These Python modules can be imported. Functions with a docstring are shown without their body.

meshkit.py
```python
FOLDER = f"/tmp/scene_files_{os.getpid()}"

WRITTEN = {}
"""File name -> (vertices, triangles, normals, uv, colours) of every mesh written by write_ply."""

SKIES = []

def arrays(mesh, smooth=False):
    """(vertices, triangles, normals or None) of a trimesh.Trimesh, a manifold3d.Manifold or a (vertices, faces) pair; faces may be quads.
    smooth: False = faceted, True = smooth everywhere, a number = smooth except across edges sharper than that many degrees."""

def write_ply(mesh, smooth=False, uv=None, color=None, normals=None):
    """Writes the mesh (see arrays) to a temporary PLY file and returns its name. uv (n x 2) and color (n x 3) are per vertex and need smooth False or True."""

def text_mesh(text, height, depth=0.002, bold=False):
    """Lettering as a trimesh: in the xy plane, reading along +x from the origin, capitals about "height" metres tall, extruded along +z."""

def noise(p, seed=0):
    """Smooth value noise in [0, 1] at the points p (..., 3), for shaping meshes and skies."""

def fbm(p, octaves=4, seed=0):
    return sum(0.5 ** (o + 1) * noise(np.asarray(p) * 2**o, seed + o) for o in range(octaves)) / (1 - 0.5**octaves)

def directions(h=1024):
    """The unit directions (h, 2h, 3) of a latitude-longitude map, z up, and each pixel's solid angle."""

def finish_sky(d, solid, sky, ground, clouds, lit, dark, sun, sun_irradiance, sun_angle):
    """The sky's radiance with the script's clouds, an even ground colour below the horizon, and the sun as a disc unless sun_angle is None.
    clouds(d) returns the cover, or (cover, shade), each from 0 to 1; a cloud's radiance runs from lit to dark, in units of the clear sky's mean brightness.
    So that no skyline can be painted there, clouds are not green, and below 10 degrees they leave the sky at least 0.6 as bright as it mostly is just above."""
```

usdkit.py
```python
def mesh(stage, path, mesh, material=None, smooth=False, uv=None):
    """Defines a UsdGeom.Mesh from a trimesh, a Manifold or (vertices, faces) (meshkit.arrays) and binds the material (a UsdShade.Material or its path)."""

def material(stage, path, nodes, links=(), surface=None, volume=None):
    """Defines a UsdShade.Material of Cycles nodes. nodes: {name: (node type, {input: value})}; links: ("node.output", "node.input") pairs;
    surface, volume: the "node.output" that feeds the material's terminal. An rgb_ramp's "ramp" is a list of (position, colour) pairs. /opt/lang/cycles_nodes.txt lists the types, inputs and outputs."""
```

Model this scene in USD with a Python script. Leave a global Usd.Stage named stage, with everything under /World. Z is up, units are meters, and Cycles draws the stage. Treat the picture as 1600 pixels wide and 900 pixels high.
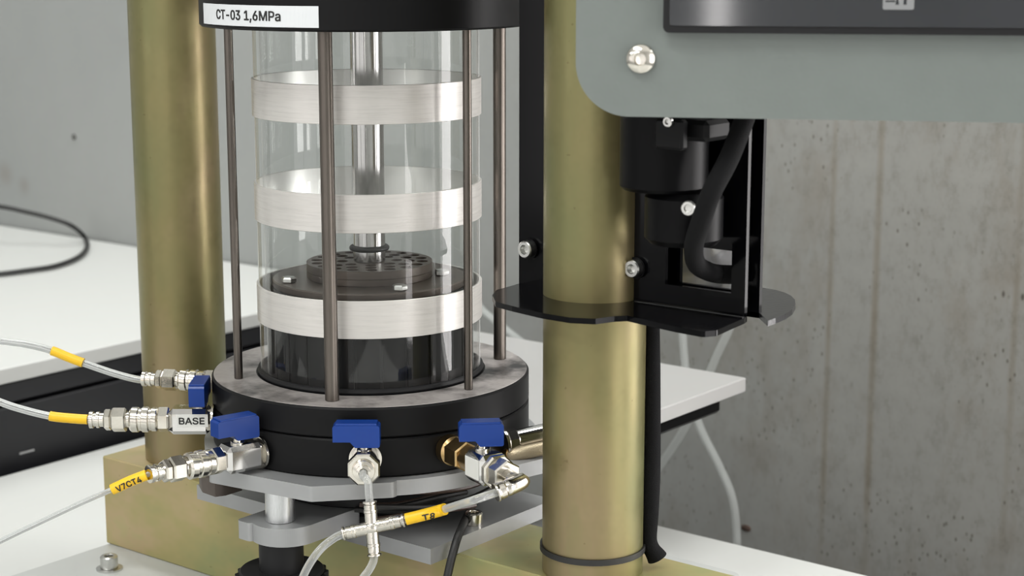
import math, random
import numpy as np, trimesh, usdkit, meshkit
from pxr import Usd, UsdGeom, UsdLux, UsdShade, Gf, Sdf
from shapely.geometry import Polygon, Point, box as sbox
from shapely import affinity
from shapely.ops import unary_union

random.seed(7); np.random.seed(7)
stage = Usd.Stage.CreateInMemory()
UsdGeom.SetStageUpAxis(stage, UsdGeom.Tokens.z); UsdGeom.SetStageMetersPerUnit(stage, 1.0)
UsdGeom.Xform.Define(stage, '/World'); UsdGeom.Scope.Define(stage, '/World/Looks')
V = np.array

# ------------------------------------------------------------------ camera
# world: x along the frame's cross beam, y away across it, z up; origin on the axis of the cell, z = 0 on the grey base plate
FPX = 2750.0; PITCH = math.radians(11.0); YAW = math.radians(38.3)
EYE = V([0.967, -1.037, 0.545])
RIGHT = V([math.cos(YAW), math.sin(YAW), 0]); HOR = V([-math.sin(YAW), math.cos(YAW), 0])
FWD = HOR*math.cos(PITCH) + V([0, 0, -math.sin(PITCH)]); UP = HOR*math.sin(PITCH) + V([0, 0, math.cos(PITCH)])
cam = UsdGeom.Camera.Define(stage, '/World/camera')
m4 = np.eye(4); m4[0, :3], m4[1, :3], m4[2, :3], m4[3, :3] = RIGHT, UP, -FWD, EYE
cam.AddTransformOp().Set(Gf.Matrix4d(m4.tolist()))
cam.CreateHorizontalApertureAttr(36.0); cam.CreateVerticalApertureAttr(20.25)
cam.CreateFocalLengthAttr(36.0*FPX/1600); cam.CreateClippingRangeAttr(Gf.Vec2f(0.05, 30))
cam.CreateFStopAttr(9.0); cam.CreateFocusDistanceAttr(1.36)
cam.CreateExposureAttr(0.0)

# ------------------------------------------------------------------ light: the room's ceiling panels
def ceiling_panel(i, x, y, w, h, power):
    l = UsdLux.RectLight.Define(stage, f'/World/ceiling_lamp_{i:03d}')
    l.CreateWidthAttr(w); l.CreateHeightAttr(h); l.CreateIntensityAttr(power); l.CreateColorAttr(Gf.Vec3f(0.985, 1.0, 0.975))
    l.AddTranslateOp().Set(Gf.Vec3d(x, y, 1.86))
LP = 11.0
for i, (x, y, w_, h_, p) in enumerate([(0.30, 0.42, 1.2, 0.3, 1.55), (-1.35, 0.42, 1.2, 0.3, 1.45), (1.75, 0.30, 1.2, 0.3, 1.2), (0.25, -1.10, 1.2, 0.3, 1.75), (0.45, -2.6, 1.2, 0.3, 1.6), (-1.25, -2.6, 1.2, 0.3, 1.6)]):
    ceiling_panel(i, x, y, w_, h_, LP*p)
# daylight through the windows: one in the right-hand wall, two added behind the viewer to brighten the hoops
def daylight(name, rows, o, w_, h_, k):
    l = UsdLux.RectLight.Define(stage, '/World/'+name); l.CreateWidthAttr(w_); l.CreateHeightAttr(h_); l.CreateIntensityAttr(k); l.CreateColorAttr(Gf.Vec3f(1.0, 0.97, 0.96))
    l.AddTransformOp().Set(Gf.Matrix4d([[*rows[0], 0], [*rows[1], 0], [*rows[2], 0], [*o, 1]]))
daylight('unseen_window_light_001', ((0, 1, 0), (0, 0, 1), (1, 0, 0)), (2.62, 0.06, 0.45), 1.12, 1.6, 5.0)
daylight('unseen_window_light_005', ((1, 0, 0), (0, 0, 1), (0, -1, 0)), (1.965, -3.39, 0.55), 0.07, 0.9, 14.0)
daylight('unseen_window_light_004', ((-1, 0, 0), (0, 0, 1), (0, 1, 0)), (1.30, 0.78, 0.60), 1.1, 1.4, 9.0)
FILL_WINS = ((-2.5, -0.55), (-0.25, 1.70))  # added windows out of view, put in to brighten the hoop interiors
for i, (a, b) in enumerate(FILL_WINS):
    daylight(f'unseen_window_light_{i+2:03d}', ((1, 0, 0), (0, 0, 1), (0, -1, 0)), ((a+b)/2, -3.42, 0.45), b-a, 1.5, 1.5)

def at(px, py, X=None, Y=None, Z=None, d=None):
    "the point of the place seen at a pixel of the photograph, on a plane of known x, y or z"
    r = FWD + RIGHT*(px-800)/FPX - UP*(py-450)/FPX
    for k, v in enumerate((X, Y, Z)):
        if v is not None: d = (v-EYE[k])/r[k]
    return EYE + r*d
def oncyl(px, py, rad):
    r = FWD + RIGHT*(px-800)/FPX - UP*(py-450)/FPX
    A, B, K = r[:2]@r[:2], 2*EYE[:2]@r[:2], EYE[:2]@EYE[:2]-rad*rad
    return EYE + r*(-B-math.sqrt(max(B*B-4*A*K, 0)))/(2*A)

# ------------------------------------------------------------------ materials
LOOKS = {}
def mat(name, nodes, links, surface='p.BSDF'):
    LOOKS[name] = usdkit.material(stage, '/World/Looks/'+name, nodes, links, surface=surface); return LOOKS[name]
def plain(name, color, rough=0.5, metal=0.0, bump=0.0, scale=200, var=0.0, vscale=6, stretch=(1, 1, 1), **kw):
    nodes = {'p': ('principled_bsdf', dict(base_color=color, roughness=rough, metallic=metal, **kw))}
    links = []
    if bump or var:
        nodes['g'] = ('texture_coordinate', {}); nodes['mp'] = ('mapping', dict(scale=stretch)); links += [('g.object', 'mp.vector')]
    if var:
        nodes['n'] = ('noise_texture', dict(scale=vscale, detail=5, roughness=0.6))
        c = np.array(color)
        nodes['r'] = ('rgb_ramp', dict(ramp=[(0.3, tuple(c*(1-var))), (0.7, tuple(np.minimum(c*(1+var), 1)))]))
        links += [('mp.vector', 'n.vector'), ('n.fac', 'r.fac'), ('r.color', 'p.base_color')]
    if bump:
        nodes['n2'] = ('noise_texture', dict(scale=scale, detail=3)); nodes['b'] = ('bump', dict(strength=bump, distance=0.0006))
        links += [('mp.vector', 'n2.vector'), ('n2.fac', 'b.height'), ('b.normal', 'p.normal')]
    return mat(name, nodes, links)

plain('white_laminate', (0.56, 0.565, 0.55), 0.42, bump=0.05, scale=400)
plain('desk_edge', (0.42, 0.42, 0.41), 0.5)
plain('cabinet_black', (0.006, 0.006, 0.008), 0.45)
plain('groove_black', (0.002, 0.002, 0.003), 0.7)
plain('floor_vinyl', (0.20, 0.20, 0.195), 0.4, var=0.1)
plain('front_paint', (0.72, 0.72, 0.70), 0.8)
plain('room_paint', (0.6, 0.6, 0.59), 0.8)
plain('panel_paint', (0.15, 0.170, 0.160), 0.45, bump=0.25, scale=260, var=0.05, vscale=18)
plain('ceiling_paint', (0.78, 0.78, 0.76), 0.9)
plain('grey_paint', (0.44, 0.45, 0.44), 0.42, bump=0.12, scale=500)
plain('black_plastic', (0.006, 0.006, 0.0065), 0.45, bump=0.06, scale=160, specular_ior_level=0.14)
plain('stave_black', (0.007, 0.007, 0.0075), 0.5, specular_ior_level=0.15)
plain('black_matte', (0.008, 0.008, 0.009), 0.55, specular_ior_level=0.3)
plain('black_gloss', (0.002, 0.002, 0.0026), 0.12, specular_ior_level=0.16)
plain('black_motor', (0.0022, 0.0022, 0.0026), 0.36, specular_ior_level=0.10)
plain('black_satin', (0.012, 0.012, 0.014), 0.24, specular_ior_level=0.5, bump=0.25, scale=300)
plain('dark_bronze', (0.085, 0.068, 0.058), 0.42, metal=0.35, var=0.25, vscale=25)
plain('chrome', (0.62, 0.61, 0.60), 0.10, metal=1.0)
plain('nickel', (0.66, 0.63, 0.57), 0.17, metal=1.0, var=0.12, vscale=90)
plain('steel_plate', (0.60, 0.60, 0.58), 0.28, metal=1.0)
plain('rod_steel', (0.145, 0.128, 0.113), 0.36, metal=1.0, var=0.25, vscale=40, stretch=(1, 1, 0.15))
plain('piston_steel', (0.50, 0.49, 0.485), 0.16, metal=1.0, var=0.12, vscale=30, stretch=(8, 8, 0.5))
plain('brass', (0.52, 0.36, 0.17), 0.25, metal=1.0, var=0.2, vscale=60)
plain('braided_hose', (0.42, 0.35, 0.24), 0.4, metal=0.7, bump=0.5, scale=900)
plain('blue_plastic', (0.003, 0.034, 0.21), 0.30, specular_ior_level=0.35)
plain('yellow_sleeve', (0.78, 0.47, 0.008), 0.42, var=0.08, vscale=60)
plain('ink', (0.012, 0.012, 0.012), 0.6)
plain('label_white', (0.66, 0.68, 0.70), 0.4)
plain('sticker_white', (0.66, 0.66, 0.63), 0.45)
plain('rubber_black', (0.012, 0.012, 0.012), 0.5)
plain('fabric_black', (0.0035, 0.0035, 0.004), 0.9, bump=0.8, scale=1500, specular_ior_level=0.2)
plain('wire_brown', (0.07, 0.045, 0.035), 0.4, var=0.4, vscale=80)
plain('added_liner_white', (0.95, 0.94, 0.92), 0.34, metal=0.8)
plain('white_film', (0.72, 0.72, 0.73), 0.35, bump=0.4, scale=120)
plain('board_grey', (0.38, 0.375, 0.37), 0.45)
plain('spot_dark', (0.09, 0.09, 0.085), 0.8)
plain('screen_dark', (0.030, 0.032, 0.036), 0.07)
plain('badge_grey', (0.22, 0.225, 0.23), 0.5)
plain('plastic_grey', (0.30, 0.30, 0.30), 0.5)

# aluminium: turned (rings) and plate
def brushed(name, color, rough, stretch, metal=1.0, amp=0.12, scale=40, strength=0.15):
    mat(name, {'g': ('texture_coordinate', {}), 'mp': ('mapping', dict(scale=stretch)), 'n': ('noise_texture', dict(scale=scale, detail=4, roughness=0.65)),
               'r': ('rgb_ramp', dict(ramp=[(0.25, tuple(np.array(color)*(1-amp))), (0.75, tuple(np.minimum(np.array(color)*(1+amp), 1)))])),
               'rr': ('map_range', dict(from_min=0.2, from_max=0.8, to_min=rough-0.06, to_max=rough+0.08)),
               'b': ('bump', dict(strength=strength, distance=0.0004)), 'p': ('principled_bsdf', dict(metallic=metal))},
        [('g.object', 'mp.vector'), ('mp.vector', 'n.vector'), ('n.fac', 'r.fac'), ('r.color', 'p.base_color'), ('n.fac', 'rr.value'), ('rr.result', 'p.roughness'),
         ('n.fac', 'b.height'), ('b.normal', 'p.normal')])
brushed('hoop_aluminium', (0.62, 0.60, 0.575), 0.36, (0.6, 0.6, 14), amp=0.05, scale=45, metal=0.45)
brushed('plate_aluminium', (0.33, 0.335, 0.34), 0.40, (1, 1, 1), amp=0.06, scale=30, metal=0.4)
brushed('spacer_aluminium', (0.62, 0.63, 0.64), 0.33, (5, 5, 0.6), amp=0.08)

# yellow passivated zinc: olive gold with greenish and pinkish clouds
def zinc(name, stretch, rough=0.34, metal=0.6, k=1.0, nscale=7):
    mat(name, {'g': ('texture_coordinate', {}), 'mp': ('mapping', dict(scale=stretch)),
               'n': ('noise_texture', dict(scale=nscale, detail=4, roughness=0.6)),
               'r': ('rgb_ramp', dict(ramp=[(p_, tuple(k*np.array(c_))) for p_, c_ in [(0.26, (0.150, 0.170, 0.078)), (0.38, (0.182, 0.178, 0.078)), (0.50, (0.220, 0.190, 0.084)), (0.62, (0.255, 0.198, 0.108)), (0.70, (0.228, 0.204, 0.096)), (0.80, (0.178, 0.190, 0.092))]])),
               'n2': ('noise_texture', dict(scale=170, detail=2)), 'r2': ('rgb_ramp', dict(ramp=[(0.20, (0.55, 0.5, 0.42)), (0.27, (1, 1, 1)), (1.0, (1, 1, 1))])),
               'mx': ('mix_color', dict(blend_type='multiply', fac=0.6)),
               'n3': ('noise_texture', dict(scale=30, detail=3)), 'rr': ('map_range', dict(from_min=0.3, from_max=0.7, to_min=rough-0.05, to_max=rough+0.09)),
               'p': ('principled_bsdf', dict(metallic=metal))},
        [('g.object', 'mp.vector'), ('mp.vector', 'n.vector'), ('n.fac', 'r.fac'), ('g.object', 'n2.vector'), ('n2.fac', 'r2.fac'), ('r.color', 'mx.a'), ('r2.color', 'mx.b'),
         ('mx.result', 'p.base_color'), ('g.object', 'n3.vector'), ('n3.fac', 'rr.value'), ('rr.result', 'p.roughness')])
zinc('zinc_column', (1.2, 1.2, 0.35)); zinc('zinc_block', (1, 1, 1.6), rough=0.40, metal=0.3, k=1.65, nscale=9)

# dusty dark top of the base flange: patchy grey film, lightened to paint in its reflected sheen
mat('flange_dust_sheen', {'g': ('texture_coordinate', {}), 'n': ('noise_texture', dict(scale=16, detail=5, roughness=0.65)),
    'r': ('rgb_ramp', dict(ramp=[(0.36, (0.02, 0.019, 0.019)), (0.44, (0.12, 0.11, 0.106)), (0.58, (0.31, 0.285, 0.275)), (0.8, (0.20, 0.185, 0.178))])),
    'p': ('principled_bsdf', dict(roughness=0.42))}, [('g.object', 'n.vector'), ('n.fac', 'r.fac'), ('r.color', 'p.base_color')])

# clear acrylic: see-through with fresnel gloss; scratches, plus bright edge glints painted as white diffuse
mat('acrylic', {'f': ('fresnel', dict(IOR=1.49)), 'geo': ('geometry', {}), 'inv': ('math', dict(math_type='subtract', value1=1.0)), 'mul': ('math', dict(math_type='multiply')),
    't': ('transparent_bsdf', dict(color=(0.965, 0.972, 0.968))), 'gl': ('glossy_bsdf', dict(color=(1, 1, 1), roughness=0.03)), 'm': ('mix_closure', {}),
    'lw': ('layer_weight', dict(blend=0.5)), 'mr': ('map_range', dict(from_min=0.76, from_max=1.0, to_min=0.014, to_max=0.75)), 'tc': ('texture_coordinate', {}), 'mp': ('mapping', dict(scale=(30, 30, 3))), 'n': ('noise_texture', dict(scale=2.0, detail=4)),
    'nm': ('math', dict(math_type='multiply')), 'tr': ('diffuse_bsdf', dict(color=(0.8, 0.8, 0.78))), 'm2': ('mix_closure', {})},
    [('geo.backfacing', 'inv.value2'), ('f.fac', 'mul.value1'), ('inv.value', 'mul.value2'), ('mul.value', 'm.fac'), ('t.BSDF', 'm.closure1'), ('gl.BSDF', 'm.closure2'),
     ('lw.facing', 'mr.value'), ('tc.object', 'mp.vector'), ('mp.vector', 'n.vector'), ('mr.result', 'nm.value1'), ('n.fac', 'nm.value2'), ('nm.value', 'm2.fac'), ('m.closure', 'm2.closure1'), ('tr.BSDF', 'm2.closure2')], surface='m2.closure')
# clear plastic tubing: milky, partly see-through
mat('clear_tube', {'t': ('glass_bsdf', dict(color=(0.97, 0.98, 0.98), roughness=0.02, IOR=1.42)), 'p': ('principled_bsdf', dict(base_color=(0.62, 0.63, 0.62), roughness=0.12)),
    'lw': ('layer_weight', dict(blend=0.45)), 'mr': ('map_range', dict(from_min=0.0, from_max=1.0, to_min=0.22, to_max=0.75)), 'm': ('mix_closure', {})},
    [('lw.facing', 'mr.value'), ('mr.result', 'm.fac'), ('t.BSDF', 'm.closure1'), ('p.BSDF', 'm.closure2')], surface='m.closure')
mat('milky_tube', {'t': ('transparent_bsdf', dict(color=(0.97, 0.98, 0.98))), 'p': ('principled_bsdf', dict(base_color=(0.62, 0.64, 0.63), roughness=0.3)), 'm': ('mix_closure', dict(fac=0.30))},
    [('t.BSDF', 'm.closure1'), ('p.BSDF', 'm.closure2')], surface='m.closure')

# wall: grey painted sheet with vertical rust runs, specks and a dirtier right end
streaks = []
def wall_material():
    n = {'g': ('geometry', {}), 's': ('separate_xyz', {}),
         'n1': ('noise_texture', dict(scale=1.6, detail=5, roughness=0.6)),
         'r1': ('rgb_ramp', dict(ramp=[(0.3, (0.285, 0.297, 0.293)), (0.7, (0.335, 0.343, 0.335))])),
         'dx': ('map_range', dict(from_min=-0.75, from_max=0.35, to_min=0.0, to_max=1.0, range_type='smoothstep')),
         'dirt': ('mix_color', dict(blend_type='multiply', b=(0.80, 0.77, 0.74))),
         'm2': ('mapping', dict(scale=(9, 9, 4))), 'n2': ('noise_texture', dict(scale=1.0, detail=6, roughness=0.7)),
         'r2': ('rgb_ramp', dict(ramp=[(0.50, (1, 1, 1)), (0.66, (0.84, 0.79, 0.74)), (0.85, (0.66, 0.60, 0.55))])),
         'mx2': ('mix_color', dict(blend_type='multiply')),
         'vm': ('mapping', dict(scale=(46, 46, 22))), 'vo': ('voronoi_texture', dict(scale=1.0, randomness=1.0)),
         'r3': ('rgb_ramp', dict(ramp=[(0.045, (0.35, 0.32, 0.30)), (0.11, (1, 1, 1)), (1.0, (1, 1, 1))])),
         'vn': ('noise_texture', dict(scale=5.0, detail=2)), 'vr': ('rgb_ramp', dict(ramp=[(0.47, (0, 0, 0)), (0.56, (1, 1, 1))])),
         'fx': ('math', dict(math_type='multiply')), 'mx3': ('mix_color', dict(blend_type='multiply')),
         'hm': ('mapping', dict(scale=(22, 22, 90))), 'hn': ('noise_texture', dict(scale=1.0, detail=3)), 'bp': ('bump', dict(strength=0.12, distance=0.002)),
         'p': ('principled_bsdf', dict(roughness=0.42, specular_ior_level=0.35))}
    l = [('g.position', 's.vector'), ('g.position', 'n1.vector'), ('n1.fac', 'r1.fac'), ('s.x', 'dx.value'), ('dx.result', 'dirt.fac'), ('r1.color', 'dirt.a'),
         ('g.position', 'm2.vector'), ('m2.vector', 'n2.vector'), ('n2.fac', 'r2.fac'), ('dirt.result', 'mx2.a'), ('r2.color', 'mx2.b'), ('dx.result', 'mx2.fac'),
         ('g.position', 'vm.vector'), ('vm.vector', 'vo.vector'), ('vo.distance', 'r3.fac'), ('g.position', 'vn.vector'), ('vn.fac', 'vr.fac'), ('vr.color', 'fx.value1'), ('dx.result', 'fx.value2'),
         ('mx2.result', 'mx3.a'), ('r3.color', 'mx3.b'), ('fx.value', 'mx3.fac'), ('g.position', 'hm.vector'), ('hm.vector', 'hn.vector'), ('hn.fac', 'bp.height'), ('bp.normal', 'p.normal')]
    # finer grain of dirt and a second family of small specks
    n.update({'gm': ('mapping', dict(scale=(70, 70, 45))), 'gn': ('noise_texture', dict(scale=1.0, detail=6, roughness=0.75)), 'gr': ('rgb_ramp', dict(ramp=[(0.30, (0.80, 0.79, 0.77)), (0.5, (1, 1, 1)), (0.72, (1.07, 1.07, 1.07))])), 'mx4': ('mix_color', dict(blend_type='multiply')),
              'tm': ('mapping', dict(scale=(120, 120, 70), location=(3.1, 1.7, 0.4))), 'tv': ('voronoi_texture', dict(scale=1.0)), 'tr': ('rgb_ramp', dict(ramp=[(0.10, (0.48, 0.45, 0.42)), (0.22, (1, 1, 1)), (1.0, (1, 1, 1))])),
              'tn': ('noise_texture', dict(scale=9.0, detail=2)), 'tq': ('rgb_ramp', dict(ramp=[(0.52, (0, 0, 0)), (0.60, (1, 1, 1))])), 'tf': ('math', dict(math_type='multiply')), 'mx5': ('mix_color', dict(blend_type='multiply'))})
    l.extend([('g.position', 'gm.vector'), ('gm.vector', 'gn.vector'), ('gn.fac', 'gr.fac'), ('mx3.result', 'mx4.a'), ('gr.color', 'mx4.b'), ('dx.result', 'mx4.fac'),
              ('g.position', 'tm.vector'), ('tm.vector', 'tv.vector'), ('tv.distance', 'tr.fac'), ('g.position', 'tn.vector'), ('tn.fac', 'tq.fac'), ('tq.color', 'tf.value1'), ('dx.result', 'tf.value2'),
              ('mx4.result', 'mx5.a'), ('tr.color', 'mx5.b'), ('tf.value', 'mx5.fac')])
    prev = 'mx5.result'
    for i, (px, py, rad, a) in enumerate(((8, 272, 0.030, 0.35), (38, 290, 0.022, 0.30))):
        q = at(px, py, Y=0.72)
        n[f'q{i}'] = ('vector_math', dict(math_type='distance', vector2=tuple(q))); n[f'u{i}'] = ('map_range', dict(from_min=0.0, from_max=rad, to_min=a, to_max=0.0, range_type='smoothstep')); n[f'v{i}'] = ('mix_color', dict(blend_type='multiply', b=(0.62, 0.47, 0.36)))
        l.extend([('g.position', f'q{i}.vector1'), (f'q{i}.value', f'u{i}.value'), (f'u{i}.result', f'v{i}.fac'), (prev, f'v{i}.a')]); prev = f'v{i}.result'
    n['sm'] = ('mapping', dict(scale=(2, 2, 5))); n['sn'] = ('noise_texture', dict(scale=1.2, detail=4)); n['sr'] = ('map_range', dict(from_min=0.35, from_max=0.62, to_min=0.15, to_max=1.0))
    l += [('g.position', 'sm.vector'), ('sm.vector', 'sn.vector'), ('sn.fac', 'sr.value')]
    for i, (x, w, a) in enumerate([(0.0378, 0.006, 0.5), (0.0942, 0.007, 0.75), (0.2564, 0.006, 0.45), (0.30, 0.02, 0.3)]):
        n[f'a{i}'] = ('math', dict(math_type='subtract', value2=x)); n[f'b{i}'] = ('math', dict(math_type='absolute'))
        n[f'c{i}'] = ('map_range', dict(from_min=0.0, from_max=w, to_min=a, to_max=0.0, range_type='smoothstep')); n[f'e{i}'] = ('math', dict(math_type='multiply'))
        n[f'k{i}'] = ('mix_color', dict(blend_type='multiply', b=(0.62, 0.50, 0.36)))
        l += [('s.x', f'a{i}.value1'), (f'a{i}.value', f'b{i}.value1'), (f'b{i}.value', f'c{i}.value'), (f'c{i}.result', f'e{i}.value1'), ('sr.result', f'e{i}.value2'), (f'e{i}.value', f'k{i}.fac'), (prev, f'k{i}.a')]
        prev = f'k{i}.result'
    l += [(prev, 'p.base_color')]
    mat('wall_sheet', n, l)
wall_material()

# ------------------------------------------------------------------ helpers
used = {}
def numbered(path):
    k = used.get(path, 0); used[path] = k+1
    return path if k == 0 else f'{path}_{k:03d}'
def tag(p, label=None, cat=None, group=None, kind=None):
    for k, v in (('label', label), ('category', cat), ('group', group), ('kind', kind)):
        if v: p.SetCustomDataByKey(k, v)
    return p
def thing(name, label, cat, matrix=None, loc=(0, 0, 0), group=None, kind=None):
    x = UsdGeom.Xform.Define(stage, numbered('/World/'+name))
    if matrix is None: matrix = np.eye(4); matrix[:3, 3] = loc
    x.AddTransformOp().Set(Gf.Matrix4d(np.asarray(matrix, float).T.tolist()))
    p = x.GetPrim()
    ORIGIN[p.GetPath()] = np.asarray(matrix, float)
    return tag(p, label, cat, group, kind)
ORIGIN = {}
def obj(name, mesh, m, parent=None, smooth=32, label=None, world=False, **kw):
    "one mesh; world=True: the mesh is given in world coordinates and moved into its parent's frame"
    if isinstance(mesh, list): mesh = trimesh.util.concatenate(mesh)
    base = str(parent.GetPath()) if parent is not None else '/World'
    if world and parent is not None:
        root = Sdf.Path('/'.join(base.split('/')[:3])); mesh = mesh.copy(); mesh.apply_transform(np.linalg.inv(ORIGIN[root]))
    p = usdkit.mesh(stage, numbered(base+'/'+name), mesh, LOOKS[m], smooth=smooth).GetPrim()
    return tag(p, label, **kw)
def move(m, v=(0, 0, 0), M=None):
    m = m.copy()
    if M is not None: m.apply_transform(M)
    m.apply_translation(v); return m
def bx(x0, x1, y0, y1, z0, z1, b=0.0008):
    "box with chamfered edges"
    s = V([x1-x0, y1-y0, z1-z0])/2; b = min(b, *(s*0.45)); P = []
    for i in (-1, 1):
        for j in (-1, 1):
            for k in (-1, 1):
                for a in range(3):
                    q = s-b; q[a] = s[a]; P.append(V([i, j, k])*q)
    m = trimesh.convex.convex_hull(np.array(P)); m.apply_translation([(x0+x1)/2, (y0+y1)/2, (z0+z1)/2]); return m
def lathe(profile, n=64, arc=None):
    "closed profile of (r, z) turned about z; r = 0 closes at the axis"
    pr = np.array(profile, float); k = len(pr); ang = np.linspace(0, 2*np.pi, n, endpoint=False)
    v = np.stack([np.outer(np.cos(ang), pr[:, 0]), np.outer(np.sin(ang), pr[:, 0]), np.tile(pr[:, 1], (n, 1))], -1).reshape(-1, 3)
    f = []
    for i in range(n):
        for j in range(k):
            a, b = i*k+j, i*k+(j+1) % k; c, d = ((i+1) % n)*k+j, ((i+1) % n)*k+(j+1) % k
            f += [[a, c, d], [a, d, b]]
    m = trimesh.Trimesh(v, f, process=True); m.merge_vertices(); m.update_faces(m.nondegenerate_faces()); m.fix_normals(); return m
def cyl(r, z0, z1, n=40, b=0.0008, x=0, y=0):
    b = min(b, r*0.4, (z1-z0)*0.4)
    return move(lathe([(0, z0), (r-b, z0), (r, z0+b), (r, z1-b), (r-b, z1), (0, z1)], n), (x, y, 0))
def pipe(r1, r0, z0, z1, n=72, b=0.0006):
    return lathe([(r0, z0), (r1-b, z0), (r1, z0+b), (r1, z1-b), (r1-b, z1), (r0, z1)], n)
def prism(poly, z0, z1):
    parts = [trimesh.creation.extrude_polygon(g, z1-z0, engine='earcut') for g in getattr(poly, 'geoms', [poly])]
    m = trimesh.util.concatenate(parts); m.apply_translation([0, 0, z0]); return m
def hexa(r, z0, z1, n=6, b=0.0012):
    "hexagonal nut blank with chamfered ends"
    b = min(b, (z1-z0)*0.3); P = []
    for i in range(n):
        a = 2*np.pi*(i+0.5)/n
        for rr, z in ((r-b, z0), (r, z0+b), (r, z1-b), (r-b, z1)): P.append([rr*np.cos(a), rr*np.sin(a), z])
    return trimesh.convex.convex_hull(np.array(P))
def spline(P, per=10):
    P = np.array(P, float); Q = np.vstack([2*P[0]-P[1], P, 2*P[-1]-P[-2]]); out = []
    for i in range(1, len(Q)-2):
        a, b, c, d = Q[i-1], Q[i], Q[i+1], Q[i+2]
        for t in np.linspace(0, 1, per, endpoint=False):
            out.append(0.5*((2*b)+(-a+c)*t+(2*a-5*b+4*c-d)*t*t+(-a+3*b-3*c+d)*t**3))
    out.append(P[-1]); return np.array(out)
def tube(P, r, n=14):
    P = np.array(P, float); T = np.gradient(P, axis=0); T /= np.linalg.norm(T, axis=1)[:, None]
    u = np.cross(T[0], [0.3, 0.2, 0.93]); u /= np.linalg.norm(u); rs = np.broadcast_to(r, len(P)); v = []
    for p, t, rr in zip(P, T, rs):
        u = u-t*(u@t); u /= np.linalg.norm(u); w = np.cross(t, u)
        for a in np.linspace(0, 2*np.pi, n, endpoint=False): v.append(p+rr*(u*np.cos(a)+w*np.sin(a)))
    k = len(P); f = []
    for i in range(k-1):
        for j in range(n):
            a, b, c, d = i*n+j, i*n+(j+1) % n, (i+1)*n+j, (i+1)*n+(j+1) % n
            f += [[a, b, d], [a, d, c]]
    v += [P[0], P[-1]]
    for j in range(n):
        f += [[k*n, (j+1) % n, j], [k*n+1, (k-1)*n+j, (k-1)*n+(j+1) % n]]
    m = trimesh.Trimesh(np.array(v), f, process=False); m.fix_normals(); return m
def frame(o, z, xh):
    "4 x 4 with local z along z and local x near xh"
    z = V(z, float); z /= np.linalg.norm(z); x = V(xh, float)-z*(V(xh, float)@z); x /= np.linalg.norm(x)
    M = np.eye(4); M[:3, 0], M[:3, 1], M[:3, 2], M[:3, 3] = x, np.cross(z, x), z, o; return M
def socket_bolt(rad, h, washer=True):
    "cap screw head along +z from 0: (head, washer)"
    head = lathe([(0, 0.0), (rad*0.96, 0.0), (rad, rad*0.1), (rad, h-rad*0.14), (rad*0.88, h), (rad*0.56, h), (rad*0.5, h-rad*0.1), (rad*0.48, h*0.45), (0, h*0.42)], 36)
    return head
def put_bolt(parent, o, z, rad, h, m='steel_plate', w=1.5, name='bolt', label=None, world=True):
    xh = (0, 0, 1) if abs(z[2]) < 0.9 else (1, 0, 0)
    M = frame(o, z, xh)
    hd = move(socket_bolt(rad, h), (0, 0, 0.0016 if w else 0), None); hd.apply_transform(M)
    b = obj(name, hd, m, parent, world=world, label=label)
    if w:
        ws = lathe([(rad*0.4, 0), (rad*w, 0), (rad*w, 0.0014), (rad*0.4, 0.0014)], 36); ws.apply_transform(M)
        obj('washer', ws, m, b, world=world)
    return b

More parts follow.
